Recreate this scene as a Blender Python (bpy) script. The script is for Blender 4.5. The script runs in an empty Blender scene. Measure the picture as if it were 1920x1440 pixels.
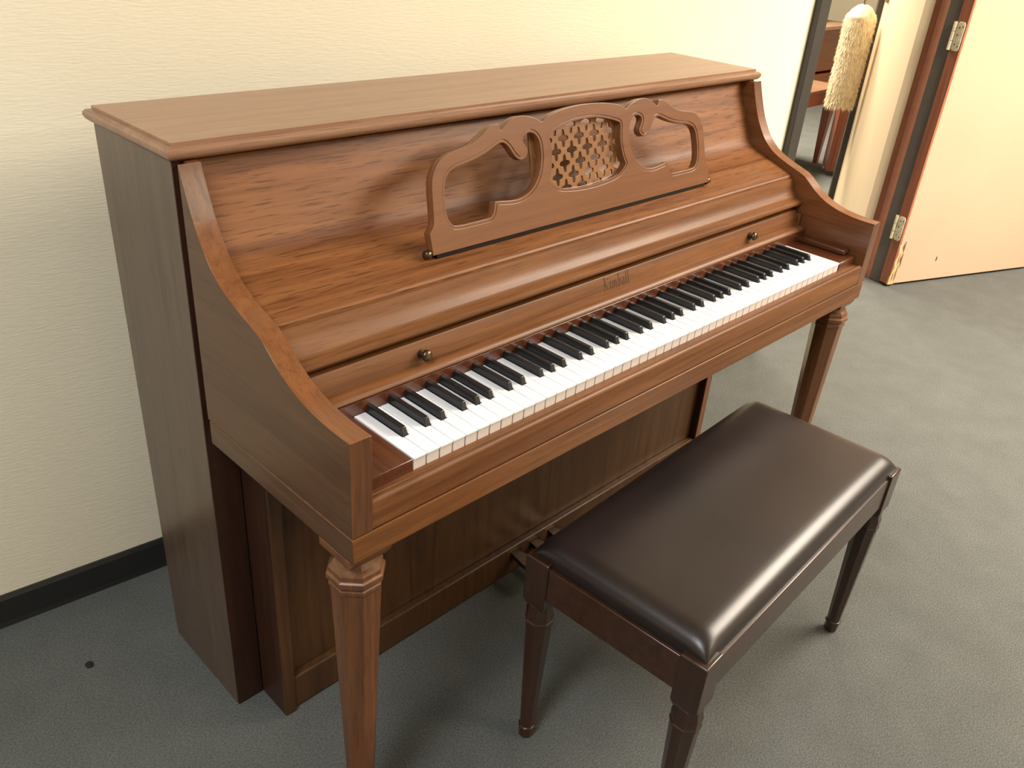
import bpy, bmesh, math, random
from mathutils import Vector, Matrix
random.seed(7)
S = bpy.context.scene
COL = S.collection
PI = math.pi

# ------------------------------------------------------------------ materials
def srgb(r, g, b):
    f = lambda c: (c/255/12.92) if c/255 <= 0.04045 else ((c/255+0.055)/1.055)**2.4
    return (f(r), f(g), f(b), 1)

def base_mat(name, rough=0.5, metal=0.0):
    m = bpy.data.materials.new(name); m.use_nodes = True
    nt = m.node_tree; b = nt.nodes['Principled BSDF']
    b.inputs['Roughness'].default_value = rough
    b.inputs['Metallic'].default_value = metal
    return m, nt, b

def N(nt, t, **kw):
    n = nt.nodes.new(t)
    for k, v in kw.items(): setattr(n, k, v)
    return n

def coords(nt, scale=(1, 1, 1), rot=(0, 0, 0)):
    tc = N(nt, 'ShaderNodeTexCoord'); mp = N(nt, 'ShaderNodeMapping')
    mp.inputs['Scale'].default_value = scale; mp.inputs['Rotation'].default_value = rot
    nt.links.new(tc.outputs['Object'], mp.inputs['Vector'])
    return mp.outputs['Vector']

def noise(nt, vec, scale, detail=4, rough=0.55, dist=0.0):
    n = N(nt, 'ShaderNodeTexNoise')
    n.inputs['Scale'].default_value = scale; n.inputs['Detail'].default_value = detail
    n.inputs['Roughness'].default_value = rough; n.inputs['Distortion'].default_value = dist
    nt.links.new(vec, n.inputs['Vector'])
    return n.outputs['Fac']

def ramp(nt, fac, stops):
    r = N(nt, 'ShaderNodeValToRGB'); e = r.color_ramp.elements
    while len(e) < len(stops): e.new(0.5)
    for i, (p, c) in enumerate(stops): e[i].position = p; e[i].color = c
    nt.links.new(fac, r.inputs['Fac'])
    return r.outputs['Color']

def mix(nt, a, b, fac, mode='MIX'):
    m = N(nt, 'ShaderNodeMix', data_type='RGBA', blend_type=mode)
    for sock, v in ((6, a), (7, b), (0, fac)):
        if hasattr(v, 'links'): nt.links.new(v, m.inputs[sock])
        else: m.inputs[sock].default_value = v
    return m.outputs[2]

def bump(nt, b, h, strength, dist=0.002):
    n = N(nt, 'ShaderNodeBump'); n.inputs['Strength'].default_value = strength
    n.inputs['Distance'].default_value = dist
    nt.links.new(h, n.inputs['Height']); nt.links.new(n.outputs['Normal'], b.inputs['Normal'])

def wood(name, axis='x', dark=(96, 52, 27), light=(150, 92, 52), rough=0.33, pores=0.5, seed=0.0, coat=0.25, bold=1.0, tone=(.62, .67, .655), spec=.5, coatr=.22):
    m, nt, b = base_mat(name, rough)
    along, across = 2.2, 46.0
    sc = {'x': (along, across, across), 'y': (across, along, across), 'z': (across, across, along)}[axis]
    v = coords(nt, sc); mp = v.node; mp.inputs['Location'].default_value = (seed, seed*1.7, seed*.6)
    fig = noise(nt, v, 1.0, 5, 0.6, 0.9)
    d, l = [tuple(c*k for c, k in zip(srgb(*q)[:3], tone))+(1,) for q in (dark, light)]
    md = tuple((d[i]*.45+l[i]*.55) for i in range(3)) + (1,)
    w = .16/bold
    c = ramp(nt, fig, [(.5-w*1.2, d), (.5, md), (.5+w*1.3, l)])
    sc2 = {'x': (20, 330, 330), 'y': (330, 20, 330), 'z': (330, 330, 20)}[axis]
    p = noise(nt, coords(nt, sc2), 1.0, 2, 0.5)
    pm = ramp(nt, p, [(.56, (0, 0, 0, 1)), (.66, (1, 1, 1, 1))])
    pf = N(nt, 'ShaderNodeMath', operation='MULTIPLY'); pf.inputs[1].default_value = pores
    nt.links.new(pm, pf.inputs[0])
    dk = tuple(d[i]*.42 for i in range(3)) + (1,)
    c = mix(nt, c, dk, pf.outputs[0])
    nt.links.new(c, b.inputs['Base Color'])
    b.inputs['Specular IOR Level'].default_value = spec
    bump(nt, b, p, 0.05, 0.001)
    b.inputs['Coat Weight'].default_value = coat; b.inputs['Coat Roughness'].default_value = coatr
    return m

def plain(name, rgb, rough=0.5, metal=0.0, var=0.06, vscale=20, bmp=0.0, bscale=200, emit=0):
    m, nt, b = base_mat(name, rough, metal)
    c = srgb(*rgb)
    v = coords(nt)
    n = noise(nt, v, vscale, 3)
    lo = tuple(x*(1-var) for x in c[:3])+(1,); hi = tuple(min(1, x*(1+var)) for x in c[:3])+(1,)
    nt.links.new(ramp(nt, n, [(.3, lo), (.7, hi)]), b.inputs['Base Color'])
    if bmp: bump(nt, b, noise(nt, v, bscale, 3), bmp)
    if emit:
        b.inputs['Emission Color'].default_value = c; b.inputs['Emission Strength'].default_value = emit
    return m

WX = wood('oak_grain_across', 'x', (112, 62, 33), (172, 110, 66), pores=.6, bold=.8, rough=.46, coat=.03, spec=.2)
WXs = wood('walnut_smooth_across', 'x', (112, 66, 36), (154, 98, 58), pores=.25, rough=.4, seed=3, coat=.03, spec=.24)
WXd = wood('walnut_lower_panel', 'z', (80, 50, 30), (112, 76, 46), pores=.2, rough=.4, seed=8, coat=.1, tone=(.5, .52, .5), spec=.35)  # darkened so the wood colour carries the shade under the keyboard
WZ = wood('walnut_grain_upright', 'z', (100, 58, 32), (140, 86, 50), pores=.35, rough=.32, seed=5)
WZI = wood('shaded_lower_side', 'z', (70, 42, 30), (96, 58, 40), pores=.3, rough=.42, seed=41, coat=.05, tone=(.38, .40, .42), spec=.3)  # shade of the lower case put into the wood colour
WZs = wood('walnut_case_side', 'z', (90, 68, 56), (112, 88, 74), pores=.4, rough=.34, seed=6)
WY = wood('walnut_arm', 'y', (112, 64, 36), (164, 100, 58), pores=.25, rough=.26, seed=2, coat=.25, bold=.6)
WYS = wood('outer_side_shade_tone', 'y', (88, 56, 37), (114, 76, 52), pores=.3, rough=.34, seed=32, coat=.1)  # arm wood darkened for the outer sides, their shade put into the colour
WDESK = wood('music_desk_wood', 'x', (130, 76, 44), (154, 96, 58), pores=.1, rough=.38, seed=9, bold=.8)
WLID = wood('lid_wood', 'x', (164, 114, 88), (188, 140, 110), pores=.35, rough=.36, seed=11, coat=.2)
WRED = wood('reddish_cheek_wood', 'y', (86, 44, 26), (122, 66, 40), pores=.3, rough=.25, seed=12, coat=.4)
WBEN = wood('bench_mahogany', 'z', (50, 28, 19), (74, 42, 28), pores=.2, rough=.3, seed=14, coat=.4)
WBENX = wood('bench_mahogany_rail', 'x', (56, 31, 20), (84, 48, 31), pores=.2, rough=.3, seed=15, coat=.4)
WDOOR = wood('red_brown_door_edge', 'z', (142, 80, 56), (172, 104, 76), pores=.15, rough=.5, seed=20, coat=0, tone=(1.0, 1.05, 1.05))
WFAR = wood('far_red_wood', 'x', (150, 86, 54), (182, 112, 72), pores=.1, rough=.4, seed=21, tone=(.9, .9, .9))
WFARZ = wood('far_red_wood_upright', 'z', (116, 62, 42), (142, 80, 56), pores=.1, rough=.4, seed=22, tone=(.9, .9, .9))
RAW = plain('splintered_pale_wood', (196, 164, 120), .8, var=.25, vscale=60)
WHITE = plain('white_key_top', (230, 232, 236), .16, var=.01)
KFRONT = plain('white_key_front', (208, 200, 196), .3, var=.02)
BLACK = plain('black_key_plastic', (26, 27, 28), .3, var=.1, bmp=.05, bscale=600)
BRASS = plain('aged_dark_brass', (94, 78, 60), .3, .85, var=.2, vscale=80)
DARKM = plain('dark_metal', (44, 38, 34), .4, .6)
GOLDH = plain('pale_brass_hinge', (238, 226, 194), .4, .05, var=.2, vscale=60)
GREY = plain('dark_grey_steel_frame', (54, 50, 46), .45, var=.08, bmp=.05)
BASE = plain('black_vinyl_baseboard', (34, 34, 34), .42, var=.1, vscale=9)
CREAM = plain('cream_door_paint', (214, 194, 162), .5, var=.03, vscale=2.5)
GOLDH2 = plain('chrome_hook', (150, 140, 130), .3, .8)
LETTER = plain('embossed_brown_letters', (74, 42, 24), .35, var=.05)
LATT = wood('lattice_wood', 'x', (146, 92, 50), (172, 114, 66), pores=.05, rough=.4, seed=17)
DEBR = plain('dark_lint', (22, 20, 20), .9)
CEIL = plain('ceiling_white', (232, 226, 210), .8, var=.02)
WHITEP = plain('white_paper', (240, 238, 230), .7)
WCAST = plain('white_caster', (236, 232, 222), .4)
FARGREY = plain('far_grey_brown', (156, 128, 104), .6, var=.08)

def leather():
    m, nt, b = base_mat('dark_brown_leather', .36)
    v = coords(nt)
    nt.links.new(ramp(nt, noise(nt, v, 5, 4), [(.3, srgb(24, 17, 17)), (.7, srgb(36, 25, 24))]), b.inputs['Base Color'])
    vo = N(nt, 'ShaderNodeTexVoronoi'); vo.inputs['Scale'].default_value = 700
    nt.links.new(v, vo.inputs['Vector'])
    bump(nt, b, vo.outputs['Distance'], .12, .0006)
    b.inputs['Coat Weight'].default_value = .15; b.inputs['Coat Roughness'].default_value = .3
    return m
LEATHER = leather()

def carpet():
    m, nt, b = base_mat('grey_loop_carpet', .95)
    v = coords(nt)
    fine = noise(nt, v, 330, 3, .7)
    mid = noise(nt, v, 9, 4, .6)
    vs = coords(nt, (160, 420, 1), (0, 0, .55))
    loop = noise(nt, vs, 1, 2, .6)
    c1 = ramp(nt, fine, [(.3, srgb(70, 73, 73)), (.7, srgb(110, 111, 107))])
    c2 = ramp(nt, mid, [(.3, (.9, .9, .9, 1)), (.7, (1.05, 1.05, 1.05, 1))])
    c3 = ramp(nt, loop, [(.35, (.80, .80, .80, 1)), (.65, (1.08, 1.08, 1.08, 1))])
    c = mix(nt, mix(nt, c1, c2, 1.0, 'MULTIPLY'), c3, 1.0, 'MULTIPLY')
    nt.links.new(c, b.inputs['Base Color'])
    b.inputs['Specular IOR Level'].default_value = .1
    bump(nt, b, loop, .5, .004)
    return m
CARPET = carpet()

def wallpaper():
    m, nt, b = base_mat('ribbed_cream_wallcovering', .62)
    v = coords(nt)
    nt.links.new(ramp(nt, noise(nt, v, 1.6, 3), [(.3, srgb(226, 216, 192)), (.7, srgb(230, 221, 198))]), b.inputs['Base Color'])
    rib = noise(nt, coords(nt, (45, 45, 330)), 1, 2, .5)
    bump(nt, b, rib, .25, .003)
    return m
WALL = wallpaper()

def wool():
    m, nt, b = base_mat('cream_lambswool', .9)
    v = coords(nt)
    nt.links.new(ramp(nt, noise(nt, v, 60, 4), [(.3, srgb(236, 214, 172)), (.7, srgb(252, 242, 218))]), b.inputs['Base Color'])
    return m
WOOL = wool()

# ------------------------------------------------------------------ helpers
def obj(name, bm, mat, parent=None, smooth=None, kind=None, bevel=0.0, segs=2):
    me = bpy.data.meshes.new(name)
    if bevel:
        bmesh.ops.remove_doubles(bm, verts=bm.verts, dist=1e-6)
    bm.normal_update()
    bm.to_mesh(me); bm.free()
    for mm in (mat if isinstance(mat, (list, tuple)) else [mat]): me.materials.append(mm)
    o = bpy.data.objects.new(name, me); COL.objects.link(o)
    if parent: o.parent = parent
    if kind: o['kind'] = kind
    if bevel:
        md = o.modifiers.new('bevel', 'BEVEL'); md.width = bevel; md.segments = segs
        md.limit_method = 'ANGLE'; md.angle_limit = math.radians(40)
        md.harden_normals = False
    if smooth or bevel:
        ang = math.radians(smooth if smooth else 40)
        for p in me.polygons: p.use_smooth = True
        try: me.set_sharp_from_angle(angle=ang)
        except Exception: pass
    return o

def thing(name, label, cat, loc=(0, 0, 0), rz=0, group=None):
    o = bpy.data.objects.new(name, None); COL.objects.link(o)
    o.location = loc; o.rotation_euler = (0, 0, rz)
    o['label'] = label; o['category'] = cat
    if group: o['group'] = group
    return o

def box(bm, x0, x1, y0, y1, z0, z1, M=None):
    ps = [(x0, y0, z0), (x1, y0, z0), (x1, y1, z0), (x0, y1, z0), (x0, y0, z1), (x1, y0, z1), (x1, y1, z1), (x0, y1, z1)]
    vs = [bm.verts.new(M @ Vector(p) if M else p) for p in ps]
    for f in ((0, 3, 2, 1), (4, 5, 6, 7), (0, 1, 5, 4), (1, 2, 6, 5), (2, 3, 7, 6), (3, 0, 4, 7)):
        bm.faces.new([vs[i] for i in f])
    return bm

def BX(*a, M=None):
    return box(bmesh.new(), *a, M=M)

def prism(bm, pts, axis, a, b):
    """extrude a closed 2-D outline along an axis; axis 'x': pts=(y,z); 'y': (x,z); 'z': (x,y)"""
    mk = {'x': lambda p, t: (t, p[0], p[1]), 'y': lambda p, t: (p[0], t, p[1]), 'z': lambda p, t: (p[0], p[1], t)}[axis]
    A = [bm.verts.new(mk(p, a)) for p in pts]; B = [bm.verts.new(mk(p, b)) for p in pts]
    n = len(pts); fs = [bm.faces.new(A), bm.faces.new(B[::-1])]
    for i in range(n):
        fs.append(bm.faces.new((A[i], B[i], B[(i+1) % n], A[(i+1) % n])))
    bmesh.ops.recalc_face_normals(bm, faces=fs)
    return bm

def PR(pts, axis, a, b): return prism(bmesh.new(), pts, axis, a, b)

def rings(bm, secs, n=8, phase=None, cx=0, cy=0, cap=True, shape=None):
    """loft of n-gon sections [(z, r)] ; shape(i,n)->(ux,uy)"""
    phase = PI/n if phase is None else phase
    rr = []
    for s in secs:
        z, r = s[0], s[1]
        ring = []
        for i in range(n):
            a = phase+2*PI*i/n
            k = 1/math.cos(PI/n) if n <= 8 else 1
            ring.append(bm.verts.new((cx+r*k*math.cos(a), cy+r*k*math.sin(a), z)))
        rr.append(ring)
    for A, B in zip(rr, rr[1:]):
        for i in range(n): bm.faces.new((A[i], A[(i+1) % n], B[(i+1) % n], B[i]))
    if cap:
        bm.faces.new(rr[0][::-1]); bm.faces.new(rr[-1])
    bmesh.ops.recalc_face_normals(bm, faces=bm.faces[:])
    return bm

def smooth_poly(pts, closed=True, sub=4, corners=()):
    """Catmull-Rom through pts, keeping listed indices sharp"""
    n = len(pts); out = []
    rng = range(n) if closed else range(n-1)
    for i in rng:
        p1, p2 = pts[i], pts[(i+1) % n]
        p0 = pts[(i-1) % n] if (closed or i > 0) else p1
        p3 = pts[(i+2) % n] if (closed or i+2 < n) else p2
        if i in corners: p0 = p1
        if (i+1) % n in corners: p3 = p2
        for k in range(sub):
            t = k/sub
            q = []
            for c in range(2):
                q.append(.5*((2*p1[c])+(-p0[c]+p2[c])*t+(2*p0[c]-5*p1[c]+4*p2[c]-p3[c])*t*t+(-p0[c]+3*p1[c]-3*p2[c]+p3[c])*t**3))
            out.append(tuple(q))
    if not closed: out.append(pts[-1])
    return out

def offset(poly, d):
    """offset a closed polygon inwards by d (positive = into the enclosed area)"""
    n = len(poly)
    area = sum(poly[i][0]*poly[(i+1) % n][1]-poly[(i+1) % n][0]*poly[i][1] for i in range(n))
    s = 1 if area > 0 else -1
    out = []
    for i in range(n):
        a, b, c = poly[i-1], poly[i], poly[(i+1) % n]
        t1 = Vector((b[0]-a[0], b[1]-a[1])); t2 = Vector((c[0]-b[0], c[1]-b[1]))
        if t1.length < 1e-9 or t2.length < 1e-9: out.append(b); continue
        t1.normalize(); t2.normalize()
        n1 = Vector((-t1.y, t1.x))*s; n2 = Vector((-t2.y, t2.x))*s
        nn = n1+n2
        if nn.length < .3: nn = n1.copy()
        nn.normalize(); k = 1/max(.6, nn.dot(n1))
        out.append((b[0]+nn.x*d*k, b[1]+nn.y*d*k))
    return out

def plate(name, loops, depth, mat, parent, M, bevel=0.0, smooth=35):
    """flat plate with holes (first loop the outline): filled 2-D curve turned into a mesh, placed by M"""
    cu = bpy.data.curves.new(name+'_outline', 'CURVE'); cu.dimensions = '2D'; cu.fill_mode = 'BOTH'
    cu.extrude = depth/2-bevel; cu.bevel_depth = bevel; cu.bevel_resolution = 1
    for lp in loops:
        sp = cu.splines.new('POLY'); sp.points.add(len(lp)-1); sp.use_cyclic_u = True
        for p, q in zip(sp.points, lp): p.co = (q[0], q[1], 0, 1)
    t = bpy.data.objects.new(name+'_outline', cu); COL.objects.link(t)
    bpy.context.view_layer.update()
    dg = bpy.context.evaluated_depsgraph_get()
    me = bpy.data.meshes.new_from_object(t.evaluated_get(dg))
    bpy.data.objects.remove(t); bpy.data.curves.remove(cu)
    me.transform(M); me.materials.clear(); me.materials.append(mat); me.name = name
    for p in me.polygons: p.material_index = 0
    o = bpy.data.objects.new(name, me); COL.objects.link(o)
    if parent: o.parent = parent
    for p in me.polygons: p.use_smooth = True
    try: me.set_sharp_from_angle(angle=math.radians(smooth))
    except Exception: pass
    return o

# ------------------------------------------------------------------ setting
WA = Vector((-.36498, .85311, 0)); WANG = math.radians(-5.578)
WM = Matrix.Translation(WA) @ Matrix.Rotation(WANG, 4, 'Z')     # wall frame: s along wall, d behind it
def wp(s, d, z=0): return WM @ Vector((s, d, z))
CH = 2.5
HC = WHITEP
obj('floor', BX(-3.2, 9.6, -4.6, 5.4, -.06, 0), CARPET, kind='structure')
obj('ceiling', BX(-3.2, 9.6, -4.6, 5.4, CH, CH+.06), CEIL, kind='structure')
obj('wall_back', BX(-2.75, 2.44, .006, .13, 0, CH, M=WM), WALL, kind='structure')
b = bmesh.new()
prism(b, [(0.0065, 0), (-.004, 0), (-.002, .012), (-.002, .066), (.002, .075), (.0065, .0755)], 'x', -2.75, 2.435)
bmesh.ops.transform(b, matrix=WM, verts=b.verts)
obj('baseboard_back', b, BASE, kind='structure')
# door frame: left steel jamb at the wall's end
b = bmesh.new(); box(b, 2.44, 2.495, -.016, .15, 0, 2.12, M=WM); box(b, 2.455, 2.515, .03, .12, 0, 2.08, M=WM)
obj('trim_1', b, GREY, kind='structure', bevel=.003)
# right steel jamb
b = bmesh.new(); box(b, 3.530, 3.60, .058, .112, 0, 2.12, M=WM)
obj('trim_2', b, plain('lit_grey_steel_frame', (104, 96, 88), .5, var=.06), kind='structure', bevel=.003)  # lighter copy of the frame grey, light on the jamb put into the colour
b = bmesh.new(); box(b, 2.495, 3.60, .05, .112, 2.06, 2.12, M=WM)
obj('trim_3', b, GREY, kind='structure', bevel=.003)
obj('wall_right', BX(3.60, 6.6, .062, .13, 0, CH, M=WM), WALL, kind='structure')
b = bmesh.new(); box(b, 2.44, 3.60, .006, .13, 2.12, CH, M=WM)
obj('wall_header', b, WALL, kind='structure')
b = bmesh.new(); box(b, 3.602, 6.6, .054, .0625, 0, .0755, M=WM)
obj('baseboard_right', b, BASE, kind='structure')
obj('wall_left', BX(-3.2, -3.1, -4.6, 1.3, 0, CH), WALL, kind='structure')
obj('wall_front', BX(-3.1, 9.6, -4.6, -4.5, 0, CH), WALL, kind='structure')
obj('wall_far', BX(-.5, 9.6, 5.2, 5.3, 0, CH), WALL, kind='structure')
obj('wall_east', BX(9.5, 9.6, -4.5, 5.2, 0, CH), WALL, kind='structure')

def local(M, b):
    bmesh.ops.transform(b, matrix=M, verts=b.verts); return b

def hinge(parent, M, z0, h=.105):
    """one butt hinge: leaf plate on the door edge, knuckles and screws"""
    b = bmesh.new()
    prism(b, [(.004, z0+.008), (.012, z0), (.034, z0), (.040, z0+.008), (.040, z0+h-.008), (.034, z0+h), (.012, z0+h), (.004, z0+h-.008)], 'y', -.003, .002)
    hg = obj('hinge', local(M, b), GOLDH, parent, bevel=.0008)
    for k in range(3):
        b = bmesh.new(); rings(b, [(z0+k*h/3+.001, .0065), (z0+(k+1)*h/3-.001, .0065)], 14)
        bmesh.ops.translate(b, vec=(-.004, -.005, 0), verts=b.verts)
        obj('knuckle', local(M, b), GOLDH, hg, smooth=40)
    for k, (xx, zz) in enumerate(((.016, .22), (.032, .16), (.016, .55), (.032, .84), (.018, .8))):
        b = bmesh.new(); rings(b, [(-.0005, .0028), (.0012, .0022)], 10)
        bmesh.ops.rotate(b, matrix=Matrix.Rotation(PI/2, 3, 'X'), verts=b.verts)
        bmesh.ops.translate(b, vec=(xx, -.003, z0+zz*h), verts=b.verts)
        obj('screw', local(M, b), DARKM, hg, smooth=40)

# door_1: wide open into the room, hinged on the right jamb.  local x = along leaf from hinge, y = thickness (face at +? )
def door_matrix(p, ang): return Matrix.Translation(Vector(p)) @ Matrix.Rotation(ang, 4, 'Z')
p0 = Vector((3.133, .523, 0)); dang = math.atan2(.2-.523, 3.96-3.133)
DM = door_matrix(p0, dang)                     # face toward camera at local y = 0, thickness to +y
b = BX(0, .91, .002, .044, .012, 2.04, M=DM)
d1 = obj('door_1', b, plain('cream_door_leaf', (188, 160, 136), .5, var=.03, vscale=2.5), kind='structure', bevel=.0015)
# brown hinge edge lipping with a ragged chipped border
b = bmesh.new()
pts = []
random.seed(3)
zz = .012
while zz < 2.04:
    pts.append((.006+random.uniform(-.001, .002), zz)); zz += random.uniform(.012, .04)
pts.append((.006, 2.04))
prism(b, [(-.004, .012)]+pts+[(-.004, 2.04)], 'y', -.0012, .0455)
obj('edge_lipping', local(DM, b), WDOOR, d1)
# splintered raw wood low on the corner
b = bmesh.new()
prism(b, [(-.006, .012), (.030, .012), (.027, .05), (.036, .09), (.024, .13), (.028, .165), (.012, .205), (.002, .19), (.008, .15), (-.001, .12), (.004, .09), (-.0045, .05)], 'y', -.003, .004)
obj('splintered_veneer', local(DM, b), RAW, d1, bevel=.0008)
b = bmesh.new()
for (xa, za, w, h) in ((.022, .02, .006, .09), (.033, .085, .005, .07), (.030, .16, .004, .05), (.008, .02, .004, .06), (.016, .10, .004, .06)):
    prism(b, [(xa, za), (xa+w, za+h*.3), (xa+w*.6, za+h), (xa-w*.5, za+h*.5)], 'y', -.0038, -.001)
obj('chip_mark', local(DM, b), plain('bare_wood_chip', (120, 92, 62), .8), d1)
EM = DM @ Matrix.Translation((0, 0.006, 0)) @ Matrix.Rotation(PI/2, 4, 'Z')   # plates lie on the hinge-side edge
EM = DM @ Matrix.Translation((-.004, .044, 0)) @ Matrix.Rotation(-PI/2, 4, 'Z')
for z0 in (.21, .985, 1.78): hinge(d1, EM, z0)
# small scuffs on the door face
b = bmesh.new()
prism(b, [(.255, .10), (.259, .10), (.26, .118), (.256, .12)], 'y', .0005, .003)
obj('scuff', local(DM, b), DEBR, d1)

# cream passage wall running into the far room
q0 = Vector((3.178, .722, 0)); q1 = Vector((4.20, 1.318, 0)); a2 = math.atan2(q1.y-q0.y, q1.x-q0.x); L2 = (q1-q0).length
D2 = door_matrix(q0, a2)
d2 = obj('wall_passage', BX(0, L2, -.06, 0, 0, CH, M=D2), CREAM, kind='structure')
obj('trim_6', BX(L2, L2+.05, -.07, .03, 0, 2.12, M=D2), GREY, kind='structure', bevel=.003)
b = bmesh.new()
# wooden frame boards between steel jamb and door leaf (two steps)
Wf = Matrix.Translation((0, 0, 0))
v = [wp(3.535, .112), wp(3.60, .112), wp(3.62, .20), wp(3.556, .155)]
prism(b, [(p.x, p.y) for p in v], 'z', 0, 2.12)
obj('trim_4', b, plain('lit_brown_stop', (196, 126, 98), .5, var=.08), kind='structure')  # brown lightened so the colour itself carries the light on this board
b = bmesh.new()
v = [wp(3.556, .155), wp(3.62, .20), wp(3.66, .25), wp(3.566, .214)]
prism(b, [(p.x, p.y) for p in v], 'z', 0, 2.12)
obj('trim_5', b, WDOOR, kind='structure')

# ------------------------------------------------------------------ piano
KZ = .7142
XL, XR = -.1144, 1.3364; IL, IR = -.082, 1.304
piano = thing('upright_piano', 'brown wooden console piano with carved music desk against the cream wall', 'piano')
def P(name, bm, mat, **k):
    par = k.pop('parent', piano)
    return obj(name, bm, mat, par, **k)

# lid with stepped moulded edge
sec = [(.0085, 1.0606), (.0085, 1.0562), (.002, 1.0545), (-.0015, 1.051), (-.002, 1.0465), (0.0, 1.042), (.004, 1.038), (.012, 1.037)]
x0, x1, y0, y1 = -.121, 1.343, .3565, .6225
b = bmesh.new(); rr = []
for ins, z in sec:
    rr.append([b.verts.new(p) for p in ((x0+ins, y0+ins, z), (x1-ins, y0+ins, z), (x1-ins, y1-ins, z), (x0+ins, y1-ins, z))])
b.faces.new(rr[0]); b.faces.new(rr[-1][::-1])
for A, B in zip(rr, rr[1:]):
    for i in range(4): b.faces.new((A[i], B[i], B[(i+1) % 4], A[(i+1) % 4]))
bmesh.ops.recalc_face_normals(b, faces=b.faces[:])
P('lid', b, WLID, smooth=38)

# case sides, back, inner boards
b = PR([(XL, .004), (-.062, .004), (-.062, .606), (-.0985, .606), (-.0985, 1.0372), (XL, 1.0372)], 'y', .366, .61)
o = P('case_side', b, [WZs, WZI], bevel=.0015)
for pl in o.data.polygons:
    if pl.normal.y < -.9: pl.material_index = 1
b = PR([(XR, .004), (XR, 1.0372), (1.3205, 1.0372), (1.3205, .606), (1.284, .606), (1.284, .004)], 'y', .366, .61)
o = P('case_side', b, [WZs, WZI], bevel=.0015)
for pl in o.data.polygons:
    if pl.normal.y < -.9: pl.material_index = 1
P('back_panel', BX(-.062, 1.284, .55, .605, .05, 1.037), WZs)
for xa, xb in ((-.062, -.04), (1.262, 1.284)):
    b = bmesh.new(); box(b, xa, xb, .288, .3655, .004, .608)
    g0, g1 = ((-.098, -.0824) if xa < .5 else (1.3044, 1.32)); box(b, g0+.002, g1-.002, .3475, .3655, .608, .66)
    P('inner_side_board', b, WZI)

# arms with S curve
arm = [(-.0204, .794), (-.005, .794), (.027, .7955), (.065, .801), (.103, .813), (.132, .829), (.152, .844), (.171, .8575), (.197, .867), (.223, .876), (.257, .891), (.283, .911), (.299, .930), (.317, .959), (.331, .991), (.342, 1.021), (.347, 1.0372)]
curve = smooth_poly(arm, closed=False, sub=4, corners=(0,))
outline = curve + [(.347, .6505), (-.0204, .6505)]
for xa, xb in ((XL, IL), (IR, XR)):
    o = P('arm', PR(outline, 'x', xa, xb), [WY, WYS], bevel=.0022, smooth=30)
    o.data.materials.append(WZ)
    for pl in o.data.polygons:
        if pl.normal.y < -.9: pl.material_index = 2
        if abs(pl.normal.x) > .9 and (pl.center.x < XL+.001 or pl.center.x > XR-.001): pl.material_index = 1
    o = P('arm_backing', BX(min(xa, xb) if xa > .5 else -.098, -.0816 if xa < 0 else 1.32, .3472, .60, .66, 1.036), WY)

# upper panel flowing into the music shelf
prof = [(.392, 1.036), (.382, 1.03), (.358, .975), (.340, .935), (.329, .912), (.318, .899), (.303, .889), (.285, .8815), (.24, .866), (.2015, .8525), (.199, .8495), (.199, .846), (.203, .844), (.3, .84), (.41, 1.0)]
prof = prof[:1]+smooth_poly(prof[1:10], closed=False, sub=4, corners=(0, 8))+prof[10:]
P('upper_panel', PR(prof, 'x', IL, IR), WX, smooth=30)
# cove moulding with nosing under the shelf
cov = [(.203, .8465), (.194, .8455), (.1925, .842), (.1905, .836), (.1865, .826), (.1815, .817), (.176, .811), (.1745, .8085), (.1735, .8055), (.1695, .8045), (.163, .8035), (.1585, .8005), (.157, .796), (.159, .7915), (.165, .7895), (.21, .7895)]
P('cove_moulding', PR(cov, 'x', IL, IR), WXs, smooth=32)
P('shadow_gap_board', BX(IL, IR, .20, .22, .73, .795), DARKM)

# fallboard
fb = [(.1675, .7800), (.1635, .7795), (.1620, .7775), (.1535, .7475), (.1500, .7470), (.1440, .7468), (.1385, .7450), (.1345, .7415), (.1332, .7385), (.1350, .7362), (.19, .7362), (.19, .780)]
fbo = P('fallboard', PR(fb, 'x', IL+.002, IR-.014), WXs, smooth=32)
b = BX(IR-.0125, IR-.0005, .150, .19, .7362, .772)
P('end_block', b, WXs, bevel=.003)
for kx in (.143, 1.079):
    b = bmesh.new()
    rings(b, [(0, .0085), (.0025, .0085), (.003, .0045), (.008, .0042), (.0095, .0075), (.012, .0092), (.0155, .0088), (.018, .0062), (.0188, .003)], 20)
    bmesh.ops.rotate(b, matrix=Matrix.Rotation(math.radians(90-15), 3, 'X'), verts=b.verts)
    bmesh.ops.translate(b, vec=(kx, .1575, .7585), verts=b.verts)
    k = P('knob', b, BRASS, parent=fbo, smooth=40); k['label'] = 'dark round brass knob'

# blackletter maker's lettering on the fallboard
def strokes_mesh(strokes, w, nib=math.radians(38), depth=.0009):
    b = bmesh.new(); nv = Vector((math.cos(nib), math.sin(nib)))*w/2
    for st in strokes:
        pts = [Vector(p) for p in st]
        for p, q in zip(pts, pts[1:]):
            quad = [p-nv, q-nv, q+nv, p+nv]
            n = (quad[1]-quad[0]).cross(quad[3]-quad[0])
            if abs(n) < 1e-8: continue
            if n < 0: quad = quad[::-1]
            lo = [b.verts.new((v.x, v.y, 0)) for v in quad]; hi = [b.verts.new((v.x, v.y, depth)) for v in quad]
            b.faces.new(hi); b.faces.new(lo[::-1])
            for i in range(4): b.faces.new((lo[i], lo[(i+1) % 4], hi[(i+1) % 4], hi[i]))
    return b
def minim(x, h=1.0): return [(x-.09, h-.12), (x, h), (x+.1, h-.14), (x+.1, .14), (x+.0, .02), (x+.16, .0), (x+.2, .12)]
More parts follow.
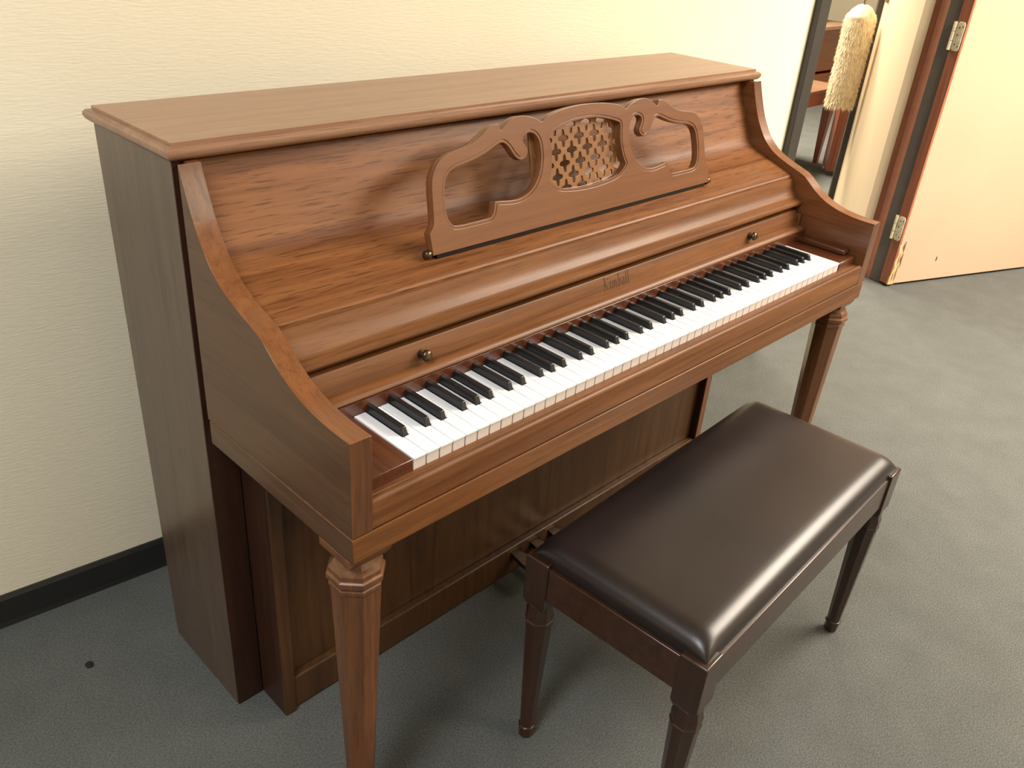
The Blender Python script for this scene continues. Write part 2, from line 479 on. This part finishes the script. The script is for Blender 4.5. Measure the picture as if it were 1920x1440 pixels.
def letters():
    st = []; x = 0.0
    # K
    st += [[(x, 1.55), (x+.12, 1.7), (x+.25, 1.5), (x+.22, .15), (x+.05, 0), (x+.3, -.03)], [(x+.24, .8), (x+.55, 1.25), (x+.78, 1.5), (x+.95, 1.35)], [(x+.3, .85), (x+.6, .55), (x+.78, .15), (x+.95, 0), (x+1.05, .12)]]; x += 1.35
    # i
    st += [minim(x), [(x+.02, 1.35), (x+.14, 1.25)]]; x += .5
    # m
    st += [minim(x), [(x+.1, .8), (x+.36, 1.0), (x+.46, .85), (x+.46, .14), (x+.36, .02)], [(x+.46, .8), (x+.72, 1.0), (x+.82, .85), (x+.82, .14), (x+.72, .02), (x+.9, .0), (x+.95, .12)]]; x += 1.2
    # b
    st += [[(x, 1.6), (x+.1, 1.7), (x+.14, 1.5), (x+.1, .15), (x+.3, 0), (x+.52, .2), (x+.52, .75), (x+.36, 1.0), (x+.12, .8)]]; x += .8
    # a
    st += [[(x+.05, .85), (x+.25, 1.0), (x+.46, .85), (x+.46, .14), (x+.6, 0), (x+.66, .1)], [(x+.46, .62), (x+.15, .5), (x+.05, .2), (x+.22, 0), (x+.44, .18)]]; x += .82
    # l l
    for _ in (0, 1):
        st += [[(x, 1.6), (x+.1, 1.7), (x+.15, 1.5), (x+.13, .15), (x+.25, 0), (x+.36, .12)]]; x += .48
    return st, x
st, wid = letters()
sc_ = .078/wid
b = strokes_mesh([[((p[0])*sc_, p[1]*sc_*1.05) for p in s] for s in st], .0030)
lean = math.atan2(.0085, .030)
LM = Matrix.Translation((.5735, .15735, .7528+.0005)) @ Matrix.Rotation(PI/2-lean, 4, 'X')
LM = Matrix.Translation((.5735, .1560, .7535)) @ Matrix.Rotation(PI/2-lean, 4, 'X')
lt = P('brand_lettering', local(LM, b), LETTER, parent=fbo)
lt['label'] = 'raised brown blackletter name'

# name rail behind the keys (polished strip)
P('name_rail', BX(IL, IR, .1345, .18, .705, .7352), WRED, bevel=.001)

# keys
def white_profile(i):
    names = 'ABCDEFG'
    nm = names[i % 7]
    return nm
BW = .0055
off = {'A': .0036, 'C': -.0026, 'D': .0026, 'F': -.0036, 'G': 0.0}
blacks = []
for i in range(51):
    nm = 'ABCDEFG'[i % 7]
    if nm in off: blacks.append((i+1)*.0235+off[nm])
blk_after = {i: (i+1)*.0235+off['ABCDEFG'[i % 7]] for i in range(51) if 'ABCDEFG'[i % 7] in off}
YB = .1340
for i in range(52):
    xa, xb = i*.0235+.0007, (i+1)*.0235-.0007
    cutl = blk_after.get(i-1); cutr = blk_after.get(i)
    xl_ = max(xa, cutl+BW+.0008) if cutl else xa
    xr_ = min(xb, cutr-BW-.0008) if cutr else xb
    pts = [(xa, 0), (xb, 0)]
    if cutr: pts += [(xb, .0495), (xr_, .0495)]
    pts += [(xr_, YB), (xl_, YB)]
    if cutl: pts += [(xl_, .0495), (xa, .0495)]
    b = bmesh.new()
    prism(b, pts, 'z', KZ-.0032, KZ)
    box(b, xa+.0002, xb-.0002, .0016, .04, KZ-.0215, KZ-.0032)
    b.faces.ensure_lookup_table()
    o = P('white_key', b, [WHITE, KFRONT], bevel=.0005, segs=1)
    for pl in o.data.polygons:
        if pl.center.z < KZ-.0033: pl.material_index = 1
for cx in blacks:
    b = bmesh.new()
    z0, z1 = KZ-.004, KZ+.0115
    w0, w1 = .0054, .0043
    ps = [(cx-w0, .0497, z0), (cx+w0, .0497, z0), (cx+w0, YB, z0), (cx-w0, YB, z0),
          (cx-w1, .0555, z1), (cx+w1, .0555, z1), (cx+w1, YB, z1), (cx-w1, YB, z1)]
    vs = [b.verts.new(p) for p in ps]
    for f in ((0, 3, 2, 1), (4, 5, 6, 7), (0, 1, 5, 4), (1, 2, 6, 5), (2, 3, 7, 6), (3, 0, 4, 7)): b.faces.new([vs[k] for k in f])
    P('black_key', b, BLACK, bevel=.0013, segs=2)

# cheek blocks
b = bmesh.new(); box(b, IL, -.0008, -.001, .1345, .694, KZ-.0005); box(b, IL, -.03, .02, .1345, KZ-.0005, KZ+.0025)
P('cheek_block', BX(IL, -.0008, .0, .1345, .694, KZ-.0006), WRED, bevel=.0012)
P('cheek_block', BX(1.2228, IR, .0, .1345, .694, KZ-.0006), WRED, bevel=.0012)
P('cheek_rail', BX(1.275, IR, .018, .15, KZ-.0004, KZ+.012), WRED, bevel=.003)

# key slip, key bed and rail
ks = [(.006, .6945), (-.0075, .6945), (-.0085, .6930), (-.0105, .6935), (-.013, .6955), (-.0165, .6950), (-.0192, .6925), (-.0200, .6900), (-.0200, .6520), (-.0185, .6506), (.04, .6506), (.04, .690)]
P('key_slip', PR(ks, 'x', IL, IR), WXs, smooth=30)
P('key_bed', BX(XL+.002, XR-.002, -.0175, .345, .643, .6525), DARKM)
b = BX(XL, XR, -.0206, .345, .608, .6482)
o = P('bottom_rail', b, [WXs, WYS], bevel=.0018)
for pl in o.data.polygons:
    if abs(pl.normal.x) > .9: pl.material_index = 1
P('key_bed_board', BX(IL, IR, .005, .3, .6506, .694), WRED)

# legs
for lx in (-.080, 1.302):
    b = bmesh.new()
    rings(b, [(0.0, .016), (.02, .018), (.025, .0175), (.535, .0335), (.537, .0355), (.543, .0355), (.545, .0340), (.549, .0340), (.551, .0385), (.559, .0385), (.562, .0355), (.569, .0350), (.577, .0300), (.585, .0265), (.590, .0275)], 8, cx=lx, cy=.022)
    rings(b, [(.588, .030), (.597, .0345), (.6078, .0345)], 4, cx=lx, cy=.022)
    P('leg', b, WZ, bevel=.0008, smooth=25)

# lower case
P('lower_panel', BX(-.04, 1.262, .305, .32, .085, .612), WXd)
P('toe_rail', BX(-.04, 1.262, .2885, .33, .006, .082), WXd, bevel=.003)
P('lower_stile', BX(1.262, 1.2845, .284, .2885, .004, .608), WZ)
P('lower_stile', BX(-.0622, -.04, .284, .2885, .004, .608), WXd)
for px in (.548, .611, .674):
    b = bmesh.new()
    pts = [(-.013, .0), (-.019, -.035), (-.021, -.06), (-.013, -.078), (.0, -.083), (.013, -.078), (.021, -.06), (.019, -.035), (.013, .0)]
    prism(b, [(px+p[0], .2885+p[1]) for p in pts], 'z', .052, .062)
    o = P('pedal', b, BRASS, bevel=.002)
    P('pedal_plate', BX(px-.016, px+.016, .2865, .2885, .044, .068), DARKM)

# music desk ------------------------------------------------------
LEAN = math.radians(13.5)
DK = Matrix.Translation((.611, .232, .866)) @ Matrix.Rotation(PI/2-LEAN, 4, 'X')     # local x right, y up the desk, z toward the player
half = [(.383, .0085), (.3845, .043), (.3745, .055), (.3715, .081), (.3695, .106), (.366, .124), (.357, .139), (.346, .149), (.3285, .156), (.309, .1592), (.288, .1625), (.272, .1672), (.257, .1742), (.241, .1840), (.229, .1880), (.2195, .1888), (.2125, .1775), (.2030, .1840), (.189, .1915), (.1715, .1960), (.153, .1950), (.135, .1905), (.1245, .1860), (.1145, .1812), (.0985, .1892), (.0745, .1948), (.042, .1988), (.0115, .2003)]
corner = (0, 1, 15, 16, 23)
right = smooth_poly(half, closed=False, sub=3, corners=corner)
outl = right+[(-x, y) for x, y in reversed(right)]
G = [(.3285, .0388), (.341, .0447), (.349, .0558), (.352, .0690), (.352, .088), (.350, .105), (.3455, .120), (.336, .1315), (.3215, .1385), (.307, .1415), (.290, .1440), (.2705, .1480), (.2505, .1535), (.235, .1592), (.222, .1640), (.211, .1650), (.2013, .1618), (.1921, .1535), (.1855, .1445), (.1787, .1365), (.1705, .1320), (.163, .1345), (.1595, .1395), (.1635, .1455), (.1680, .1530), (.1685, .1605), (.1650, .1675), (.156, .1722), (.1447, .1738), (.1345, .1712), (.1255, .1645), (.119, .154), (.1165, .141), (.1165, .1245), (.1200, .109), (.1275, .092), (.139, .0778), (.1535, .0672), (.1705, .0605), (.189, .0578), (.2075, .0588), (.236, .0625), (.2405, .0500), (.2465, .0428), (.257, .0385), (.287, .0380)]
Gs = smooth_poly(G, closed=True, sub=3, corners=(41,))
lat = [(0.0, .1818), (.026, .1812), (.0445, .1788), (.0690, .1738), (.0895, .1680), (.1000, .1632), (.1030, .154), (.1010, .141), (.1005, .122), (.1035, .1065), (.109, .0915), (.113, .0842), (.109, .0775), (.098, .0688), (.0820, .0608), (.055, .0562), (.02, .0536), (0.0, .0533)]
Lr = smooth_poly(lat, closed=False, sub=3)
Ls = Lr+[(-x, y) for x, y in reversed(Lr[1:-1])]
mir = lambda L: [(-x, y) for x, y in L]
Gi = offset(Gs, .0042); Li = offset(Ls, .0042)
desk = plate('music_desk', [outl, offset(Gs, .0052), offset(mir(Gs), .0052), offset(Ls, .0052)], .0115, WDESK, piano, DK @ Matrix.Translation((0, 0, -.0095)), bevel=.0006)
desk['label'] = 'carved open-work wooden music desk'
# raised front face; the step round each opening shows as a routed line
plate('desk_face', [outl, Gs, mir(Gs), Ls], .0036, WDESK, desk, DK @ Matrix.Translation((0, 0, -.0018)), bevel=.0006)
# thin raised bead inside each step
def bead(name, lp):
    plate(name, [offset(lp, .0015), offset(lp, .0052)], .0030, WDESK, desk, DK @ Matrix.Translation((0, 0, -.0025)), bevel=.0006)
bead('bead', Gs); bead('bead', mir(Gs)); bead('bead', Ls)
# quatrefoil lattice behind the middle opening
holes = []
pitch = .0425; rowh = .0216
for r in range(-1, 8):
    y = .0827+(r-1)*rowh
    for c in range(-4, 5):
        x = c*pitch+(.0158 if r % 2 else -.0055)
        if abs(x) > .118 or not (.046 < y < .196): continue
        hp = []
        for k in range(40):
            a = 2*PI*k/40
            r_ = .0104*(1+.34*math.cos(4*a))*(1.0)
            hp.append((x+r_*math.cos(a)*1.02, y+r_*math.sin(a)*1.18))
        holes.append(hp)
pl_out = [(-.132, .032), (.132, .032), (.132, .178), (.1, .1865), (0, .1955), (-.1, .1865), (-.132, .178)]
ok = []
for h in holes:
    if all(abs(x) < .130 and .034 < y < (.193-.0085*abs(x)/.1 if abs(x) < .1 else .177) for x, y in h): ok.append(h)
pl_out = [(-.134, .030), (.134, .030), (.134, .174), (.112, .1765), (.055, .1925), (0, .1975), (-.055, .1925), (-.112, .1765), (-.134, .174)]
plate('lattice', [pl_out]+ok, .004, LATT, desk, DK @ Matrix.Translation((0, 0, -.0172)), bevel=.0004)
# ledge foot strip and pivot screws at the base
P('desk_hinge_strip', BX(.611-.374, .611+.374, .236, .252, .866, .8742), DARKM, parent=desk)
for sx in (-.3905, .3905):
    b = bmesh.new()
    rings(b, [(-.006, .0058), (-.004, .0072), (.003, .0072), (.005, .0058), (.0062, .0025)], 16)
    bmesh.ops.rotate(b, matrix=Matrix.Rotation(PI/2*(1 if sx > 0 else -1), 3, 'Y'), verts=b.verts)
    bmesh.ops.translate(b, vec=(.611+sx, .2415, .8745), verts=b.verts)
    k = P('pivot_screw', b, BRASS, parent=desk, smooth=40); k['label'] = 'dark round metal pivot'

# ------------------------------------------------------------------ piano bench
BA = math.radians(2.72); BO = (.243, -.361, 0)
bench = thing('piano_bench', 'dark wooden piano bench with padded dark brown leather seat in front of keyboard', 'bench', BO, BA)
BL, BWd, BT = .744, .343, .437
def Q(name, bm, mat, **k):
    par = k.pop('parent', bench)
    return obj(name, bm, mat, par, **k)
ins = .004
for y_ in (ins, BWd-ins-.018):
    Q('apron', BX(.03, BL-.03, y_, y_+.018, .362, .430), WBENX, bevel=.0015)
for x_ in (ins, BL-ins-.018):
    Q('apron', BX(x_, x_+.018, .03, BWd-.03, .362, .430), WBENX, bevel=.0015)
Q('seat_board', BX(.022, BL-.022, .022, BWd-.022, .412, .4305), WBENX)
for sx in (0, 1):
    for sy in (0, 1):
        cx, cy = (.0235 if sx == 0 else BL-.0235), (.0235 if sy == 0 else BWd-.0235)
        b = bmesh.new()
        # octagonal tapered shaft with moulded collar
        rings(b, [(0, .0115), (.004, .0135), (.022, .0135), (.0225, .0155), (.029, .0155), (.0295, .0130), (.292, .0222), (.294, .0236), (.299, .0236), (.301, .0225), (.315, .0232), (.328, .0200), (.336, .0205)], 8, cx=cx, cy=cy)
        rings(b, [(.334, .0195), (.346, .0232), (.436, .0232), (.4385, .0215)], 4, cx=cx, cy=cy)
        Q('leg', b, WBEN, bevel=.0009, smooth=25)
# cushion
def cushion():
    b = bmesh.new(); nx, ny = 60, 36
    x0, x1, y0, y1 = .0105, BL-.0105, .0075, BWd-.0075
    rad, H = .036, .030
    def edge(t, n):   # denser sampling near the borders
        u = t/n; return .5-.5*math.cos(PI*u)
    g = []
    for i in range(nx+1):
        row = []
        for j in range(ny+1):
            x = x0+(x1-x0)*edge(i, nx); y = y0+(y1-y0)*edge(j, ny)
            dx = min(x-x0, x1-x); dy = min(y-y0, y1-y)
            fx = math.sqrt(max(0, 1-(1-min(dx/rad, 1))**2)); fy = math.sqrt(max(0, 1-(1-min(dy/rad, 1))**2))
            crown = .007*math.sin(PI*(x-x0)/(x1-x0))**.8*math.sin(PI*(y-y0)/(y1-y0))**.8 if 0 < i < nx and 0 < j < ny else 0
            z = .4375+(H*(fx*fy)**.8+crown)
            row.append(b.verts.new((x, y, z)))
        g.append(row)
    for i in range(nx):
        for j in range(ny): b.faces.new((g[i][j], g[i+1][j], g[i+1][j+1], g[i][j+1]))
    per = [g[i][0] for i in range(nx)]+[g[nx][j] for j in range(ny)]+[g[i][ny] for i in range(nx, 0, -1)]+[g[0][j] for j in range(ny, 0, -1)]
    low = [b.verts.new((v.co.x, v.co.y, .4308)) for v in per]
    for i in range(len(per)):
        b.faces.new((per[i], low[i], low[(i+1) % len(per)], per[(i+1) % len(per)]))
    b.faces.new(low)
    bmesh.ops.recalc_face_normals(b, faces=b.faces[:])
    return b
cu = Q('cushion', cushion(), LEATHER, smooth=70); cu['label'] = 'padded dark brown leather seat cushion'

# ------------------------------------------------------------------ small debris on the carpet
b = bmesh.new()
bmesh.ops.create_icosphere(b, subdivisions=2, radius=.006)
for v in b.verts:
    v.co.x *= 1.2; v.co.y *= 1.6; v.co.z *= .5; v.co += Vector((random.uniform(-1, 1), random.uniform(-1, 1), 0))*.0008
bmesh.ops.transform(b, matrix=Matrix.Translation((-.281, .642, .003)), verts=b.verts)
o = obj('carpet_debris', b, DEBR, smooth=60); o['label'] = 'small dark crumb lying on the carpet left of the piano'; o['category'] = 'debris'

# ------------------------------------------------------------------ duster on door_2
HS = L2-.115
b = bmesh.new()
box(b, -.045, .045, .0, .006, 1.10, 1.125)
for s_ in (-.03, .03):
    box(b, s_-.006, s_+.006, .0, .034, 1.085, 1.097); box(b, s_-.006, s_+.006, .026, .036, 1.085, 1.125)
    box(b, s_-.006, s_+.006, .0, .008, 1.06, 1.13)
bmesh.ops.transform(b, matrix=D2 @ Matrix.Translation((HS, 0, 0)), verts=b.verts)
ck = obj('coat_hook', b, GOLDH2, bevel=.001); ck['label'] = 'small two-pronged metal coat hook above the duster on the cream wall'; ck['category'] = 'hook'
dus = thing('feather_duster', 'fluffy cream lambswool duster hanging on the cream wall beyond the doorway', 'duster', tuple(D2 @ Vector((HS, .108, 0))), a2)
b = bmesh.new()
rings(b, [(1.045, .008), (1.09, .008), (1.11, .009)], 12)
obj('handle', b, GOLDH2, dus, smooth=40)
def duster_body():
    b = bmesh.new(); n, m = 44, 60
    rr = []
    rnd = random.Random(5)
    for k in range(m+1):
        t = k/m; z = 1.045-.50*t
        r = .080*min(1, (t/.12)**.5 if t < .12 else 1)*(1-.05*t)
        if t > .9: r *= 1-.35*((t-.9)/.1)
        ring = []
        for i in range(n):
            a = 2*PI*i/n
            rj = r*(1+rnd.uniform(-.05, .06))
            dx = .02*t
            ring.append(b.verts.new((rj*math.cos(a)+dx, rj*.95*math.sin(a), z+rnd.uniform(-.003, .003))))
        rr.append(ring)
    for A, B in zip(rr, rr[1:]):
        for i in range(n): b.faces.new((A[i], A[(i+1) % n], B[(i+1) % n], B[i]))
    b.faces.new(rr[0]); 
    c = b.verts.new((.02, 0, .535))
    for i in range(n): b.faces.new((rr[-1][i], rr[-1][(i+1) % n], c))
    # tufts: many thin tapering locks pointing down and out
    for k in range(5200):
        t = rnd.random()**.9; z = 1.04-.50*t; a = rnd.uniform(0, 2*PI)
        r = .078*min(1, (t/.12)**.5 if t < .12 else 1)*(1-.05*t)
        p = Vector((r*math.cos(a)+.02*t, r*.95*math.sin(a), z))
        out = Vector((math.cos(a), math.sin(a), 0)); L = rnd.uniform(.016, .036)
        q = p+out*L*rnd.uniform(.1, .4)+Vector((rnd.uniform(-.2, .2), rnd.uniform(-.2, .2), -1))*L*.9
        sd = Vector((-math.sin(a), math.cos(a), 0))*.0024
        v = [b.verts.new(p-sd), b.verts.new(p+sd), b.verts.new(p-out*.004), b.verts.new(q)]
        b.faces.new((v[0], v[1], v[3])); b.faces.new((v[1], v[2], v[3])); b.faces.new((v[2], v[0], v[3]))
    bmesh.ops.recalc_face_normals(b, faces=b.faces[:])
    return b
w_ = obj('wool_head', duster_body(), WOOL, dus, smooth=80)

# ------------------------------------------------------------------ far room
fb_ = thing('piano_bench', 'glossy brown wooden bench in the far room beyond the doorway', 'bench', (4.93, 1.86, 0), math.radians(2))
def FQ(name, bm, mat, **k): return obj(name, bm, mat, k.pop('parent', fb_), **k)
FQ('bench_top', BX(-.75, .05, -.09, .27, .478, .50), plain('far_bench_top', (112, 80, 60), .25, var=.15, vscale=4), bevel=.004)
for ya, yb in ((-.07, -.052), (.232, .25)): FQ('apron', BX(-.72, .02, ya, yb, .40, .478), WFARZ)
for xa, xb in ((-.73, -.712), (.012, .03)): FQ('apron', BX(xa, xb, -.065, .245, .40, .478), WFARZ)
for lx in (-.71, -.0): 
    for ly in (-.045, .225):
        b = bmesh.new(); rings(b, [(0, .014), (.38, .028), (.478, .03)], 4, cx=lx, cy=ly)
        FQ('leg', b, WFARZ, bevel=.001)
fp = thing('upright_piano', 'red brown upright piano against the far wall behind bench', 'piano', (7.0, 2.95, 0), 0)
def FP(name, bm, mat, **k): return obj(name, bm, mat, k.pop('parent', fp), **k)
FP('lower_panel', BX(-.9, .42, .0, .04, .26, .62), WFAR)
FP('toe_rail', BX(-.9, .42, -.02, .06, .0, .235), WFAR)
FP('key_bed', BX(-.9, .44, -.08, .25, .62, .645), plain('far_keybed', (190, 150, 120), .4))
FP('case_side', BX(.42, .46, .0, .5, 0, .645), WFARZ)
FP('case_back', BX(-.9, .42, .3, .5, 0, 1.25), WFARZ)
FP('fallboard', BX(-.9, -.28, .16, .29, .645, .98), WFARZ, bevel=.01)
FP('upper_side', BX(-.27, .2, .12, .29, .645, 1.25), FARGREY)
FP('side_post', BX(-.02, .04, .08, .12, .645, 1.25), FARGREY)
FP('paper_slip', BX(-.86, -.72, .155, .16, .79, .83), WHITEP)
cab = thing('cabinet', 'red brown cabinet end standing behind the hanging cream duster', 'cabinet', (4.70, 1.60, 0), math.radians(32))
def FC(name, bm, mat, **k): return obj(name, bm, mat, k.pop('parent', cab), **k)
FC('side_panel', BX(.0, .20, .0, .028, .03, .62), WFARZ)
FC('front_panel', BX(-.004, .06, -.1, .0, .03, .62), WFARZ)
FC('top_board', BX(-.01, .22, -.11, .04, .62, .645), WFARZ)
for (xa, ya) in ((.03, -.075), (.17, .01)):
    b = bmesh.new(); rings(b, [(-.012, .015), (.012, .015)], 16)
    bmesh.ops.rotate(b, matrix=Matrix.Rotation(PI/2, 3, 'X'), verts=b.verts); bmesh.ops.translate(b, vec=(xa, ya, .015), verts=b.verts)
    FC('caster', b, WCAST, smooth=40)

# ------------------------------------------------------------------ lights
def area(name, loc, sx, sy, power, color, target=None):
    l = bpy.data.lights.new(name, 'AREA'); l.shape = 'RECTANGLE'; l.size = sx; l.size_y = sy
    l.energy = power; l.color = color
    o = bpy.data.objects.new(name, l); COL.objects.link(o); o.location = loc
    if target is not None:
        dv = Vector(target)-Vector(loc); o.rotation_euler = dv.to_track_quat('-Z', 'Y').to_euler()
    return o
WARM = (1, .88, .71)
area('ceiling_light_door', (3.1, -1.4, 2.46), 1.9, 1.7, 345, (1, .875, .715))
area('ceiling_light_main', (2.0, -3.0, 2.44), 1.2, .6, 60, WARM)
area('ceiling_light_left', (-1.4, -.5, 2.46), 1.2, .6, 58, (.93, .97, 1))
area('far_room_light', (4.9, 2.6, 2.46), .8, .8, 260, WARM)
area('far_room_fill', (3.5, 2.5, 2.46), .8, .8, 120, WARM)  # added fill to brighten the duster, not a lamp known to hang there
w = bpy.data.worlds.new('dim_room_ambience'); S.world = w; w.use_nodes = True
w.node_tree.nodes['Background'].inputs[0].default_value = (.7, .8, 1, 1)
w.node_tree.nodes['Background'].inputs[1].default_value = .05

# ------------------------------------------------------------------ camera
cd = bpy.data.cameras.new('camera'); co = bpy.data.objects.new('camera', cd); COL.objects.link(co)
co.location = (-.5984, -.7210, 1.3597); co.rotation_euler = (1.0585, -.0707, -.7832)
cd.sensor_fit = 'HORIZONTAL'; cd.sensor_width = 36; cd.lens = 1598.46/1920*36
cd.clip_start = .02
S.camera = co
S.view_settings.view_transform = 'Standard'
S.view_settings.exposure = 0.0
